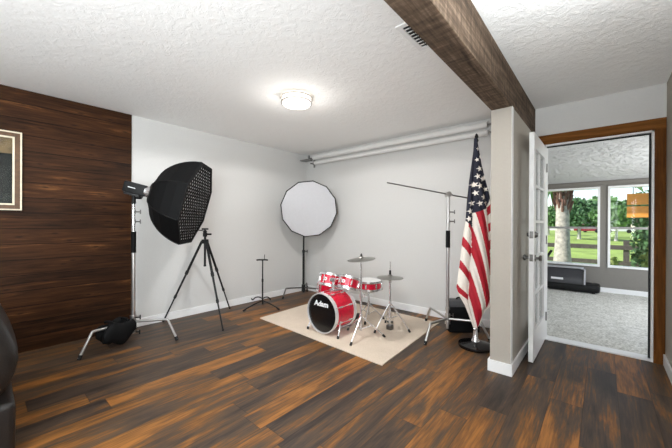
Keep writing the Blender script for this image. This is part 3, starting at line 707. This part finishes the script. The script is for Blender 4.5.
# ------------------------------------------------------------------ flag on its floor stand
fb = V((-.945, 3.195, 0)); DF = 3.03
t = thing('flag_stand', 'round black floor base with pole holding the striped flag', 'flag stand', fb)
bm = nb(); lathe(bm, [(0, .155), (.012, .16), (.03, .157), (.04, .13), (.052, .07), (.06, .04), (.06, 0), (0, 0)], fb, (0, 0, 1), 40); obj('base', bm, 'black_gloss', t)
bm = nb(); lathe(bm, [(.05, .04), (.075, .036), (.09, .024), (.17, .02), (.18, .024), (.19, .016), (.19, 0), (.05, 0)], fb, (0, 0, 1), 24); obj('socket', bm, 'chrome', t)
bm = nb(); tube(bm, fb+V((0, 0, .15)), fb+V((0, 0, 2.02)), .0125); obj('pole', bm, 'frame_brown', t)
bm = nb(); lathe(bm, [(0, .016), (.015, .02), (.03, .012), (.05, .018), (.075, .01), (.085, 0), (0, 0)], fb+V((0, 0, 2.02)), (0, 0, 1), 16); obj('finial', bm, 'black', t)
LEFT = [(138, 473.0), (150, 472.3), (165, 470.3), (180, 468.2), (200, 466), (222, 464.6), (230, 463), (240, 461.5), (253, 460.3), (268, 458.5), (287, 456), (296, 459), (305, 464.5), (315, 468.5), (327, 473)]
RIGHT = [(138, 475.4), (150, 477.6), (165, 480.2), (180, 484), (193, 488), (206, 491), (230, 491.3), (260, 490.7), (290, 490.5), (305, 490), (309, 485), (315, 481.5), (322, 480.5), (327, 477)]
CR1 = [(138, 473.6), (180, 470.5), (213, 470.3), (225, 470), (246, 470), (275, 468), (300, 467), (312, 470), (327, 474)]
CR2 = [(138, 475), (180, 482), (200, 484.3), (207, 485), (235, 487.3), (262, 489.3), (300, 489), (309, 484), (327, 476.6)]
def ip(tb, y):
    if y <= tb[0][0]: return tb[0][1]
    for (a, b), (c, d_) in zip(tb, tb[1:]):
        if y <= c: return b+(d_-b)*(y-a)/(c-a)
    return tb[-1][1]
STARS = [(476.5, 169), (479.5, 179), (476.2, 186), (472.6, 193), (479.5, 197), (482.9, 189), (482.4, 178), (478.6, 157), (474.6, 176.5), (476, 203.4), (469.6, 203), (468.4, 211), (467.3, 218.5), (474.4, 160), (475.6, 149), (470.6, 185), (482.5, 203), (472, 201.5-17)]
def star(dx, dy, R):
    r = math.hypot(dx, dy)
    if r > R: return False
    a = (math.atan2(dx, -dy)+.25) % (2*PI/5); a = min(a, 2*PI/5-a)
    r0 = R*.42; x1, y1 = R, 0; x2, y2 = r0*math.cos(PI/5), r0*math.sin(PI/5)
    x, y = r*math.cos(a), r*math.sin(a)
    return (x2-x1)*(y-y1)-(y2-y1)*(x-x1) > 0
def flagcol(x, y):
    if x < 470.4: yb = 220+(x-464)*1.1 if x < 467 else 223.5+(x-467)*1.2
    elif x < 484.5: yb = 213-(x-470.4)*.38
    else: yb = 207.5-(x-484.5)*3.5
    if y < yb:
        for sx_, sy_ in STARS:
            if star(x-sx_, y-sy_, 3.1 if sy_ > 165 else 2.2): return 2
        return 0
    if x < ip(CR1, y):
        tt = y-1.25*(x-ip(LEFT, y))
        return 1 if (222 < y < 232 and x > 466.5 and y < 226+(x-466.5)*1.7) or 236 < tt < 245 or 259.5 < tt < 267.5 or 283.5 < tt < 292 else 2
    if x > ip(CR2, y):
        tt = y+1.2*(x-486); return 1 if 206 < tt < 215 or 224 < tt < 233 or 242 < tt < 252 else 2
    w_ = x-.262*(y-212); return 1 if (w_-472.7) % 13.5 < 7.5 else 2
verts, faces, fm = [], [], []
NC, Y0_, Y1_, ST = 76, 138.0, 327.0, .42
nr = int((Y1_-Y0_)/ST)
def fpt(x, y, dep):
    off = (x-475.3)*DF/F; z = H_CAM-(y-223.6)*DF/F
    return V((fb.x, fb.y, 0))+V((.755, .655, 0))*off+V((.655, -.755, 0))*dep+V((0, 0, z))
for i in range(nr+1):
    y = Y0_+i*ST; xl, xr, c1, c2 = ip(LEFT, y), ip(RIGHT, y), ip(CR1, y), ip(CR2, y); am = min(1, (xr-xl)/22)
    for k in range(2*NC):
        bk = k >= NC; s = k/(NC-1) if not bk else 1-(k-NC)/(NC-1); x = xl+(xr-xl)*s
        if x < c1: dp = .022*math.sin(PI*(x-xl)/max(.5, c1-xl))
        elif x < c2: dp = .055*math.sin(PI*(x-c1)/max(.5, c2-c1))**.8 + .006*math.sin((x-.26*y)*.9)
        else: dp = .025*math.sin(PI*(x-c2)/max(.5, xr-c2))
        edge = (4*s*(1-s))**.5
        if not bk: d_ = .018*edge+am*dp
        else: d_ = -.018*edge-am*(.03*math.sin(PI*s)+.012*math.sin(s*19)*edge)
        verts.append(fpt(x, y, d_)); 
    if i:
        for k in range(2*NC):
            a, b_ = (i-1)*2*NC+k, (i-1)*2*NC+(k+1) % (2*NC)
            bk = k >= NC; s = (k+.5)/(NC-1) if not bk else 1-(k+.5-NC)/(NC-1); s = min(max(s, 0), 1)
            faces.append((a, a+2*NC, b_+2*NC, b_)); ym = y-ST/2; fm.append(flagcol(ip(LEFT, ym)+(ip(RIGHT, ym)-ip(LEFT, ym))*s, ym))
me = bpy.data.meshes.new('flag'); me.from_pydata([tuple(v-fb) for v in verts], [], faces)
for m in ('flag_blue', 'flag_red', 'flag_white'): me.materials.append(M[m])
me.polygons.foreach_set('material_index', fm); me.polygons.foreach_set('use_smooth', [True]*len(faces))
fo = bpy.data.objects.new('flag', me); C.objects.link(fo); fo.location = fb
tag(fo, 'star-spangled red and white striped flag draped from its pole by the partition', 'flag')

# ------------------------------------------------------------------ rug and drum kit
bm = nb(); pts = [(-3.283, 2.316), (-1.414, 2.235), (-1.503, 3.66), (-3.36, 3.72)]
lo = [bm.verts.new((x, y, .001)) for x, y in pts]; hi = [bm.verts.new((x, y, .009)) for x, y in pts]
bm.faces.new(hi); bm.faces.new(lo[::-1])
for k in range(4): bm.faces.new((lo[k], lo[(k+1) % 4], hi[(k+1) % 4], hi[k]))
tag(struct('rug', bm, 'rug'), 'flat cream rug under the red drum kit', 'rug')['kind'] = 'thing'
RZ = .009
def drum(name, label, cat, c, n, R, D, nl, heads=('drumskin', 'drumskin'), group=None, badge=None, hoop='chrome', hw=.022, base=None):
    c = V(c); n = V(n).normalized(); t = thing(name, label, cat, base or c-V((0, 0, D/2)), group)
    bm = nb(); lathe(bm, [(-D/2, R), (D/2, R), (D/2, R-.008), (-D/2, R-.008)], c, n, 48, closed=True); obj('shell', bm, 'red', t)
    for s, nm, hm in ((1, 'batter_head', heads[0]), (-1, 'resonant_head', heads[1])):
        bm = nb(); e = s*D/2
        lathe(bm, [(e-s*hw*.6, R+.003), (e+s*hw*.5, R+.003), (e+s*hw*.5, R+.011), (e-s*hw*.6, R+.011)], c, n, 48, closed=True); obj('hoop', bm, hoop, t)
        bm = nb(); lathe(bm, [(e-s*.004, R+.002), (e+s*.004, R), (e+s*.006, R*.96), (e+s*.004, 0)], c, n, 48); obj(nm, bm, hm, t)
    _, s0, t0 = frame(n)
    for k in range(nl):
        a = 2*PI*(k+.5)/nl; dv = math.cos(a)*s0+math.sin(a)*t0
        bm = nb()
        for h in ((.25, -.25) if D > .2 else (0,)):
            p = c+n*h*D; m = Matrix.Translation(p+dv*(R+.008)) @ Matrix((n.cross(dv), dv, n)).transposed().to_4x4(); box(bm, (-.009, -.01, -.024), (.009, .01, .024), .004, m)
        tube(bm, c+n*(D/2+.004)+dv*(R+.015), c-n*(D/2+.004)+dv*(R+.015), .0032, None, 8); obj('lug', bm, 'chrome', t)
    if badge:
        dv = V(badge); dv = (dv-n*dv.dot(n)).normalized(); m = Matrix.Translation(c+dv*(R+.002)) @ Matrix((n.cross(dv), n, -dv if False else dv)).transposed().to_4x4()
        bm = nb(); lathe(bm, [(-.003, .02), (.003, .02), (.003, .009), (-.003, .009)], c+dv*(R+.002), dv, 20, closed=True); obj('badge', bm, 'print', t)
    return t, (n, s0, t0)
# bass drum, front head toward -Y
BC = V((-2.304, 2.433+.16, .235)); BR = .205
bt, _ = drum('bass_drum', 'large red bass drum with black front head on the rug', 'drum', BC, (0, -1, 0), BR, .32, 8, ('drumblack', 'drumskin'), 'pieces of the red drum kit', hoop='bright', hw=.04, base=V((BC.x, BC.y, RZ)))
cu = bpy.data.curves.new('lettering', 'FONT'); cu.body = 'Adam'; cu.size = .077; cu.align_x = 'CENTER'; cu.align_y = 'CENTER'; cu.extrude = .0008; cu.offset = .003; cu.shear = .1
to = bpy.data.objects.new('lettering_source', cu); C.objects.link(to)
me = bpy.data.meshes.new_from_object(to.evaluated_get(bpy.context.evaluated_depsgraph_get())); bpy.data.objects.remove(to)
me.transform(Matrix.Translation((BC.x-bt.location.x-.01, 2.433-.0085-bt.location.y, BC.z+.098-bt.location.z)) @ Matrix.Rotation(PI/2, 4, 'X') @ Matrix.Diagonal((1.12, 1, 1, 1)))
me.materials.clear(); me.materials.append(M['print']); lo_ = bpy.data.objects.new('lettering', me); C.objects.link(lo_); lo_.parent = bt; lo_['label'] = 'white lettering on black head'
for s in (-1, 1):
    bm = nb(); path(bm, [BC+V((s*BR*.93, -.08, -.07)), BC+V((s*(BR+.015), -.12, -.13)), V((BC.x+s*(BR+.02), BC.y-.16, RZ+.008))], .008, 8); lg = obj('spur', bm, 'chrome', bt)
    bm = nb(); tube(bm, V((BC.x+s*(BR+.02), BC.y-.157, RZ+.03)), V((BC.x+s*(BR+.02), BC.y-.16, RZ)), .012); obj('rubber_foot', bm, 'rubber', lg)
bm = nb(); mp = BC+V((-.01, .03, BR)); tube(bm, mp, mp+V((0, 0, .14)), .016); box(bm, mp+V((-.03, -.03, -.004)), mp+V((.03, .03, .03)), .006); box(bm, mp+V((-.04, -.02, .11)), mp+V((.04, .02, .15)), .006)
path(bm, [mp+V((-.03, 0, .135)), mp+V((-.08, .05, .15)), mp+V((-.11, .09, .16))], .009, 8); path(bm, [mp+V((.03, 0, .135)), mp+V((.07, .05, .15)), mp+V((.09, .09, .16))], .009, 8)
obj('tom_mount', bm, 'chrome', bt)
Gk = 'pieces of the red drum kit'
tn = V((.05, .32, 1)).normalized()
drum('tom_drum', 'small red tom above the bass drum, left of two', 'drum', (-2.46, 2.735, .535), (-.03, .3, 1), .117, .125, 6, group=Gk, badge=(.2, -1, 0))
drum('tom_drum', 'small red tom with round badge above the bass drum, right of two', 'drum', (-2.185, 2.745, .535), (.05, .36, 1), .108, .118, 6, group=Gk, badge=(.05, -1, 0))
ft, _ = drum('floor_tom', 'red floor tom standing behind left of the bass drum', 'drum', (-2.755, 3.04, .345), (0, .03, 1), .152, .21, 6, group=Gk, base=V((-2.755, 3.04, RZ)))
for a in (.3, 2.4, 4.5):
    dx, dy = .166*math.cos(a), .166*math.sin(a)
    bm = nb(); path(bm, [(-2.755+dx, 3.04+dy, .42), (-2.755+dx, 3.04+dy, .12), (-2.755+dx*1.15, 3.04+dy*1.15, RZ+.008)], .007, 8); lg = obj('leg', bm, 'chrome', ft)
    bm = nb(); tube(bm, (-2.755+dx*1.15, 3.04+dy*1.15, RZ+.03), (-2.755+dx*1.16, 3.04+dy*1.16, RZ), .011); obj('rubber_foot', bm, 'rubber', lg)
Sn = V((-2.205, 3.17, .455)); sn_n = V((.02, -.02, 1))
drum('snare_drum', 'shallow red snare drum with white top head on its stand', 'drum', Sn, sn_n, .152, .095, 8, group=Gk)
def stand_legs(t, c, z_hub, z_ring, rad, ang0, mat='chrome', n=3, r=.007):
    c = V((c[0], c[1], 0))
    for k in range(n):
        a = ang0+2*PI*k/n; dv = V((math.cos(a), math.sin(a), 0)); f = c+dv*rad+V((0, 0, RZ+.008))
        bm = nb(); path(bm, [c+dv*.015+V((0, 0, z_hub)), c+dv*rad*.45+V((0, 0, z_hub*.62)), f], r, 8); lg = obj('leg', bm, mat, t)
        bm = nb(); path(bm, [c+dv*.014+V((0, 0, z_ring)), c+dv*rad*.45+V((0, 0, z_hub*.6))], r*.7, 8, 0); obj('brace', bm, mat, lg)
        bm = nb(); tube(bm, f-(f-c-V((0, 0, z_hub))).normalized()*.03, f-V((0, 0, .008)), .012); obj('rubber_foot', bm, 'rubber', lg)
st = thing('snare_stand', 'chrome tripod stand carrying the snare drum', 'drum stand', (Sn.x, Sn.y, RZ), 'chrome drum hardware')
stand_legs(st, Sn, .2, .09, .2, .9)
bm = nb(); tube(bm, (Sn.x, Sn.y, .07), (Sn.x, Sn.y, .34), .011); tube(bm, (Sn.x, Sn.y, .2), (Sn.x, Sn.y, .24), .016); obj('post', bm, 'chrome', st)
for k in range(3):
    a = .4+2*PI*k/3; dv = V((math.cos(a), math.sin(a), 0)); b = V((Sn.x, Sn.y, .34))
    bm = nb(); path(bm, [b, b+dv*.09+V((0, 0, .03)), b+dv*.168+V((0, 0, .052)), b+dv*.173+V((0, 0, .085))], .007, 8); obj('basket_arm', bm, 'chrome', st)
def cymbal(name, label, c, n, R, group=None, flip=1):
    t = obj(name, (lambda b: (lathe(b, [(flip*.030, .006), (flip*.028, R*.1), (flip*.012, R*.2), (flip*.006, R*.5), (-flip*.004, R*.85), (-flip*.008, R), (-flip*.010, R), (flip*.003, R*.5), (flip*.009, R*.2), (flip*.025, R*.1), (flip*.027, .006)], c, n, 48, closed=True), b)[1])(nb()), 'brass', None, True, V(c))
    return tag(t, label, 'cymbal', group)
Cx = V((-1.927, 2.63, 0))
ct = thing('cymbal_stand', 'chrome tripod stand under the high crash cymbal, in front of snare', 'cymbal stand', Cx+V((0, 0, RZ)), 'chrome drum hardware')
stand_legs(ct, Cx, .22, .1, .255, -1.35)
bm = nb(); tube(bm, Cx+V((0, 0, .08)), Cx+V((0, 0, .45)), .0115); tube(bm, Cx+V((0, 0, .45)), Cx+V((0, 0, .84)), .009); tube(bm, Cx+V((0, 0, .43)), Cx+V((0, 0, .47)), .016); tube(bm, Cx+V((0, 0, .21)), Cx+V((0, 0, .25)), .017); obj('post', bm, 'chrome', ct)
bm = nb(); tube(bm, Cx+V((0, 0, .84)), Cx+V((0, 0, .895)), .005); tube(bm, Cx+V((0, 0, .872)), Cx+V((0, 0, .885)), .012); obj('wing_nut', bm, 'rubber', ct)
t_knob(ct, Cx+V((.01, .01, .45)), (.75, .65, 0), 'chrome', .025)
cymbal('crash_cymbal', 'bronze crash cymbal, higher one, on the tall stand', Cx+V((0, 0, .84)), (-.05, -.1, 1), .15, 'cymbals')
Hx = V((-1.828, 3.05, 0))
ht = thing('hi_hat_stand', 'chrome hi-hat stand on the rug by the boom stand', 'cymbal stand', Hx+V((0, 0, RZ)), 'chrome drum hardware')
stand_legs(ht, Hx, .3, .14, .23, .25)
bm = nb(); tube(bm, Hx+V((0, 0, .05)), Hx+V((0, 0, .56)), .0115); tube(bm, Hx+V((0, 0, .54)), Hx+V((0, 0, .57)), .017); tube(bm, Hx+V((0, 0, .3)), Hx+V((0, 0, .34)), .017); obj('post', bm, 'chrome', ht)
bm = nb(); tube(bm, Hx+V((0, 0, .56)), Hx+V((0, 0, .78)), .0045); obj('pull_rod', bm, 'chrome', ht)
bm = nb(); tube(bm, Hx+V((0, 0, .632)), Hx+V((0, 0, .68)), .012); obj('clutch', bm, 'blackmetal', ht)
pd = V((-.5, .85, 0)).normalized(); pw = V((-pd.y, pd.x, 0))
bm = nb(); m = Matrix.Translation(Hx+pd*.03+V((0, 0, RZ+.012))) @ Matrix((pw, pd, V((0, 0, 1)))).transposed().to_4x4() @ Matrix.Rotation(-.25, 4, 'X')
box(bm, (-.035, .0, .05), (.035, .2, .062), .004, m); obj('footboard', bm, 'black', ht)
bm = nb(); box(bm, Hx+V((-.03, -.03, RZ-.009)), Hx+V((.03, .03, .06)), .006); obj('pedal_frame', bm, 'steel_dark', ht)
cymbal('hi_hat_cymbal', 'lower hi-hat cymbal of the pair on the hi-hat stand', Hx+V((0, 0, .585)), (0, 0, 1), .15, 'cymbals', -1)
cymbal('hi_hat_cymbal', 'upper hi-hat cymbal of the pair on the hi-hat stand', Hx+V((0, 0, .605)), (.03, .02, 1), .15, 'cymbals', 1)
# bass drum pedal
pp = V((-2.285, 2.80, 0)); pt_ = thing('bass_drum_pedal', 'black bass drum pedal on the rug behind the bass drum', 'drum pedal', pp+V((0, 0, RZ)))
bm = nb(); m = Matrix.Translation(pp+V((0, .05, RZ+.02))) @ Matrix.Rotation(.18, 4, 'X'); box(bm, (-.04, 0, 0), (.04, .26, .012), .004, m.copy()); obj('footboard', bm, 'black', pt_)
bm = nb()
for s in (-1, 1): tube(bm, pp+V((s*.06, .03, RZ)), pp+V((s*.05, .03, .17)), .008)
tube(bm, pp+V((-.055, .03, .165)), pp+V((.055, .03, .165)), .007); box(bm, pp+V((-.06, .01, RZ)), pp+V((.06, .05, RZ+.015)), .003); obj('pedal_frame', bm, 'steel_dark', pt_)
bm = nb(); tube(bm, pp+V((0, .03, .165)), pp+V((0, .005, .27)), .004); tube(bm, pp+V((0, -.012, .27)), pp+V((0, .03, .275)), .018); obj('beater', bm, 'black', pt_)

# ------------------------------------------------------------------ lights
def light(name, kind, loc, energy, color=(1, 1, 1), size=None, rot=None, sizey=None, target=None, spread=None):
    l = bpy.data.lights.new(name, kind); l.energy = energy; l.color = color
    if kind == 'AREA':
        l.shape = 'RECTANGLE' if sizey else 'DISK'; l.size = size
        if sizey: l.size_y = sizey
    elif size is not None: l.shadow_soft_size = size
    o = bpy.data.objects.new(name, l); C.objects.link(o); o.location = loc
    if target is not None: o.rotation_euler = (V(target)-V(loc)).to_track_quat('-Z', 'Y').to_euler()
    return o
COOL = (.90, .965, 1)
def downlight(name, x, y, z, power, col):
    o = light(name, 'SPOT', (x, y, z), power, col, .12); o.data.spot_size = math.radians(172); o.data.spot_blend = .12
downlight('ceiling_lamp_light', -2.25, 2.0, 2.32, 58, (1, .985, .97))
light('lamp_glow', 'POINT', (-2.25, 2.0, 2.2), 3.5, (1, .97, .92), .12)
flush_lamp(-2.25, -1.1, 'added unseen round flush ceiling lamp in the room end behind the camera')  # second lamp added out of view as fill for the room
downlight('rear_fill_light', -2.25, -1.1, 2.32, 90, COOL)
def fill_uplighter(x, y, power, label):       # added uplighter, out of view, to brighten the ceiling
    t = thing('added_uplighter', label, 'added uplighter lamp', (x, y, 0), 'added unseen uplighters')
    bm = nb(); lathe(bm, [(0, .14), (.02, .14), (.03, .05), (.03, 0), (0, 0)], (x, y, 0), (0, 0, 1), 32); obj('base', bm, 'blackmetal', t)
    bm = nb(); tube(bm, (x, y, .03), (x, y, .86), .013); obj('pole', bm, 'blackmetal', t)
    bm = nb(); lathe(bm, [(0, .02), (.03, .1), (.1, .17), (.103, .17), (.03, .09), (.005, .0)], (x, y, .84), (0, 0, 1), 32); obj('bowl', bm, 'trim', t)
    light('uplighter_fill_light', 'AREA', (x, y, .935), power, COOL, .3, target=(x, y, 3))
fill_uplighter(-.35, -.6, 55, 'added unseen black uplighter by the right wall behind the camera')
fill_uplighter(-2.3, -.9, 3, 'added unseen black uplighter in the middle of the room end behind the camera')
t = thing('added_pendant', 'added unseen white bowl pendant under the hall ceiling above the camera', 'ceiling lamp', (.14, 1.35, HC))  # pendant added above the view to lift the hall ceiling
bm = nb(); lathe(bm, [(0, 0), (.03, .1), (.09, .15), (.093, .15), (.034, .095), (.006, 0)], (.14, 1.35, 1.95), (0, 0, 1), 32); obj('bowl', bm, 'trim', t)
bm = nb(); tube(bm, (.14, 1.35, 1.95), (.14, 1.35, 2.425), .006); obj('stem', bm, 'blackmetal', t)
bm = nb(); tube(bm, (.14, 1.35, 2.42), (.14, 1.35, HC), .05); obj('canopy', bm, 'trim', t)
light('pendant_fill_light', 'AREA', (.14, 1.35, 2.046), 16, COOL, .26, target=(.14, 1.35, 3))
light('side_fill_light', 'AREA', (XR+.05, (RW[0]+RW[1])/2, (RW[2]+RW[3])/2), 105, COOL, RW[1]-RW[0], sizey=RW[3]-RW[2], target=(-3, .3, 1.6))  # fill light for the left wall, set in the added opening
light('far_fill_light', 'AREA', (FX1+.06, (SW[0]+SW[1])/2, (SW[2]+SW[3])/2), 42, (.97, .99, 1), SW[1]-SW[0], sizey=SW[3]-SW[2], target=(-2, 5.6, 1.5))  # far room fill, placed in its added side opening
s = light('sun', 'SUN', (0, -5, 20), 4.6, (1, .96, .88)); s.data.angle = .02; s.rotation_euler = V((.5, .42, -.74)).to_track_quat('-Z', 'Y').to_euler()
w = bpy.data.worlds.new('sky'); bpy.context.scene.world = w; w.use_nodes = True; nt = w.node_tree; nt.nodes.clear()
sky = nt.nodes.new('ShaderNodeTexSky'); sky.sky_type = 'NISHITA'; sky.sun_disc = False; sky.sun_elevation = math.radians(48); sky.sun_rotation = math.radians(200); sky.dust_density = .4
bg = nt.nodes.new('ShaderNodeBackground'); bg.inputs[1].default_value = .15; ow = nt.nodes.new('ShaderNodeOutputWorld')
nt.links.new(sky.outputs[0], bg.inputs[0]); nt.links.new(bg.outputs[0], ow.inputs[0])

# ------------------------------------------------------------------ camera
cd = bpy.data.cameras.new('camera'); cam = bpy.data.objects.new('camera', cd); C.objects.link(cam)
cd.sensor_width = 36; cd.lens = F/672*36; cd.clip_start = .02; cd.clip_end = 500
mw = Matrix((CA, CB, -CC)).transposed().to_4x4(); mw.translation = (0, 0, H_CAM); cam.matrix_world = mw
sc = bpy.context.scene; sc.camera = cam
sc.view_settings.view_transform = 'Standard'; sc.view_settings.look = 'None'; sc.view_settings.exposure = .6; sc.view_settings.gamma = 1; sc.view_settings.use_curve_mapping = False
sc.cycles.max_bounces = 10; sc.cycles.diffuse_bounces = 6
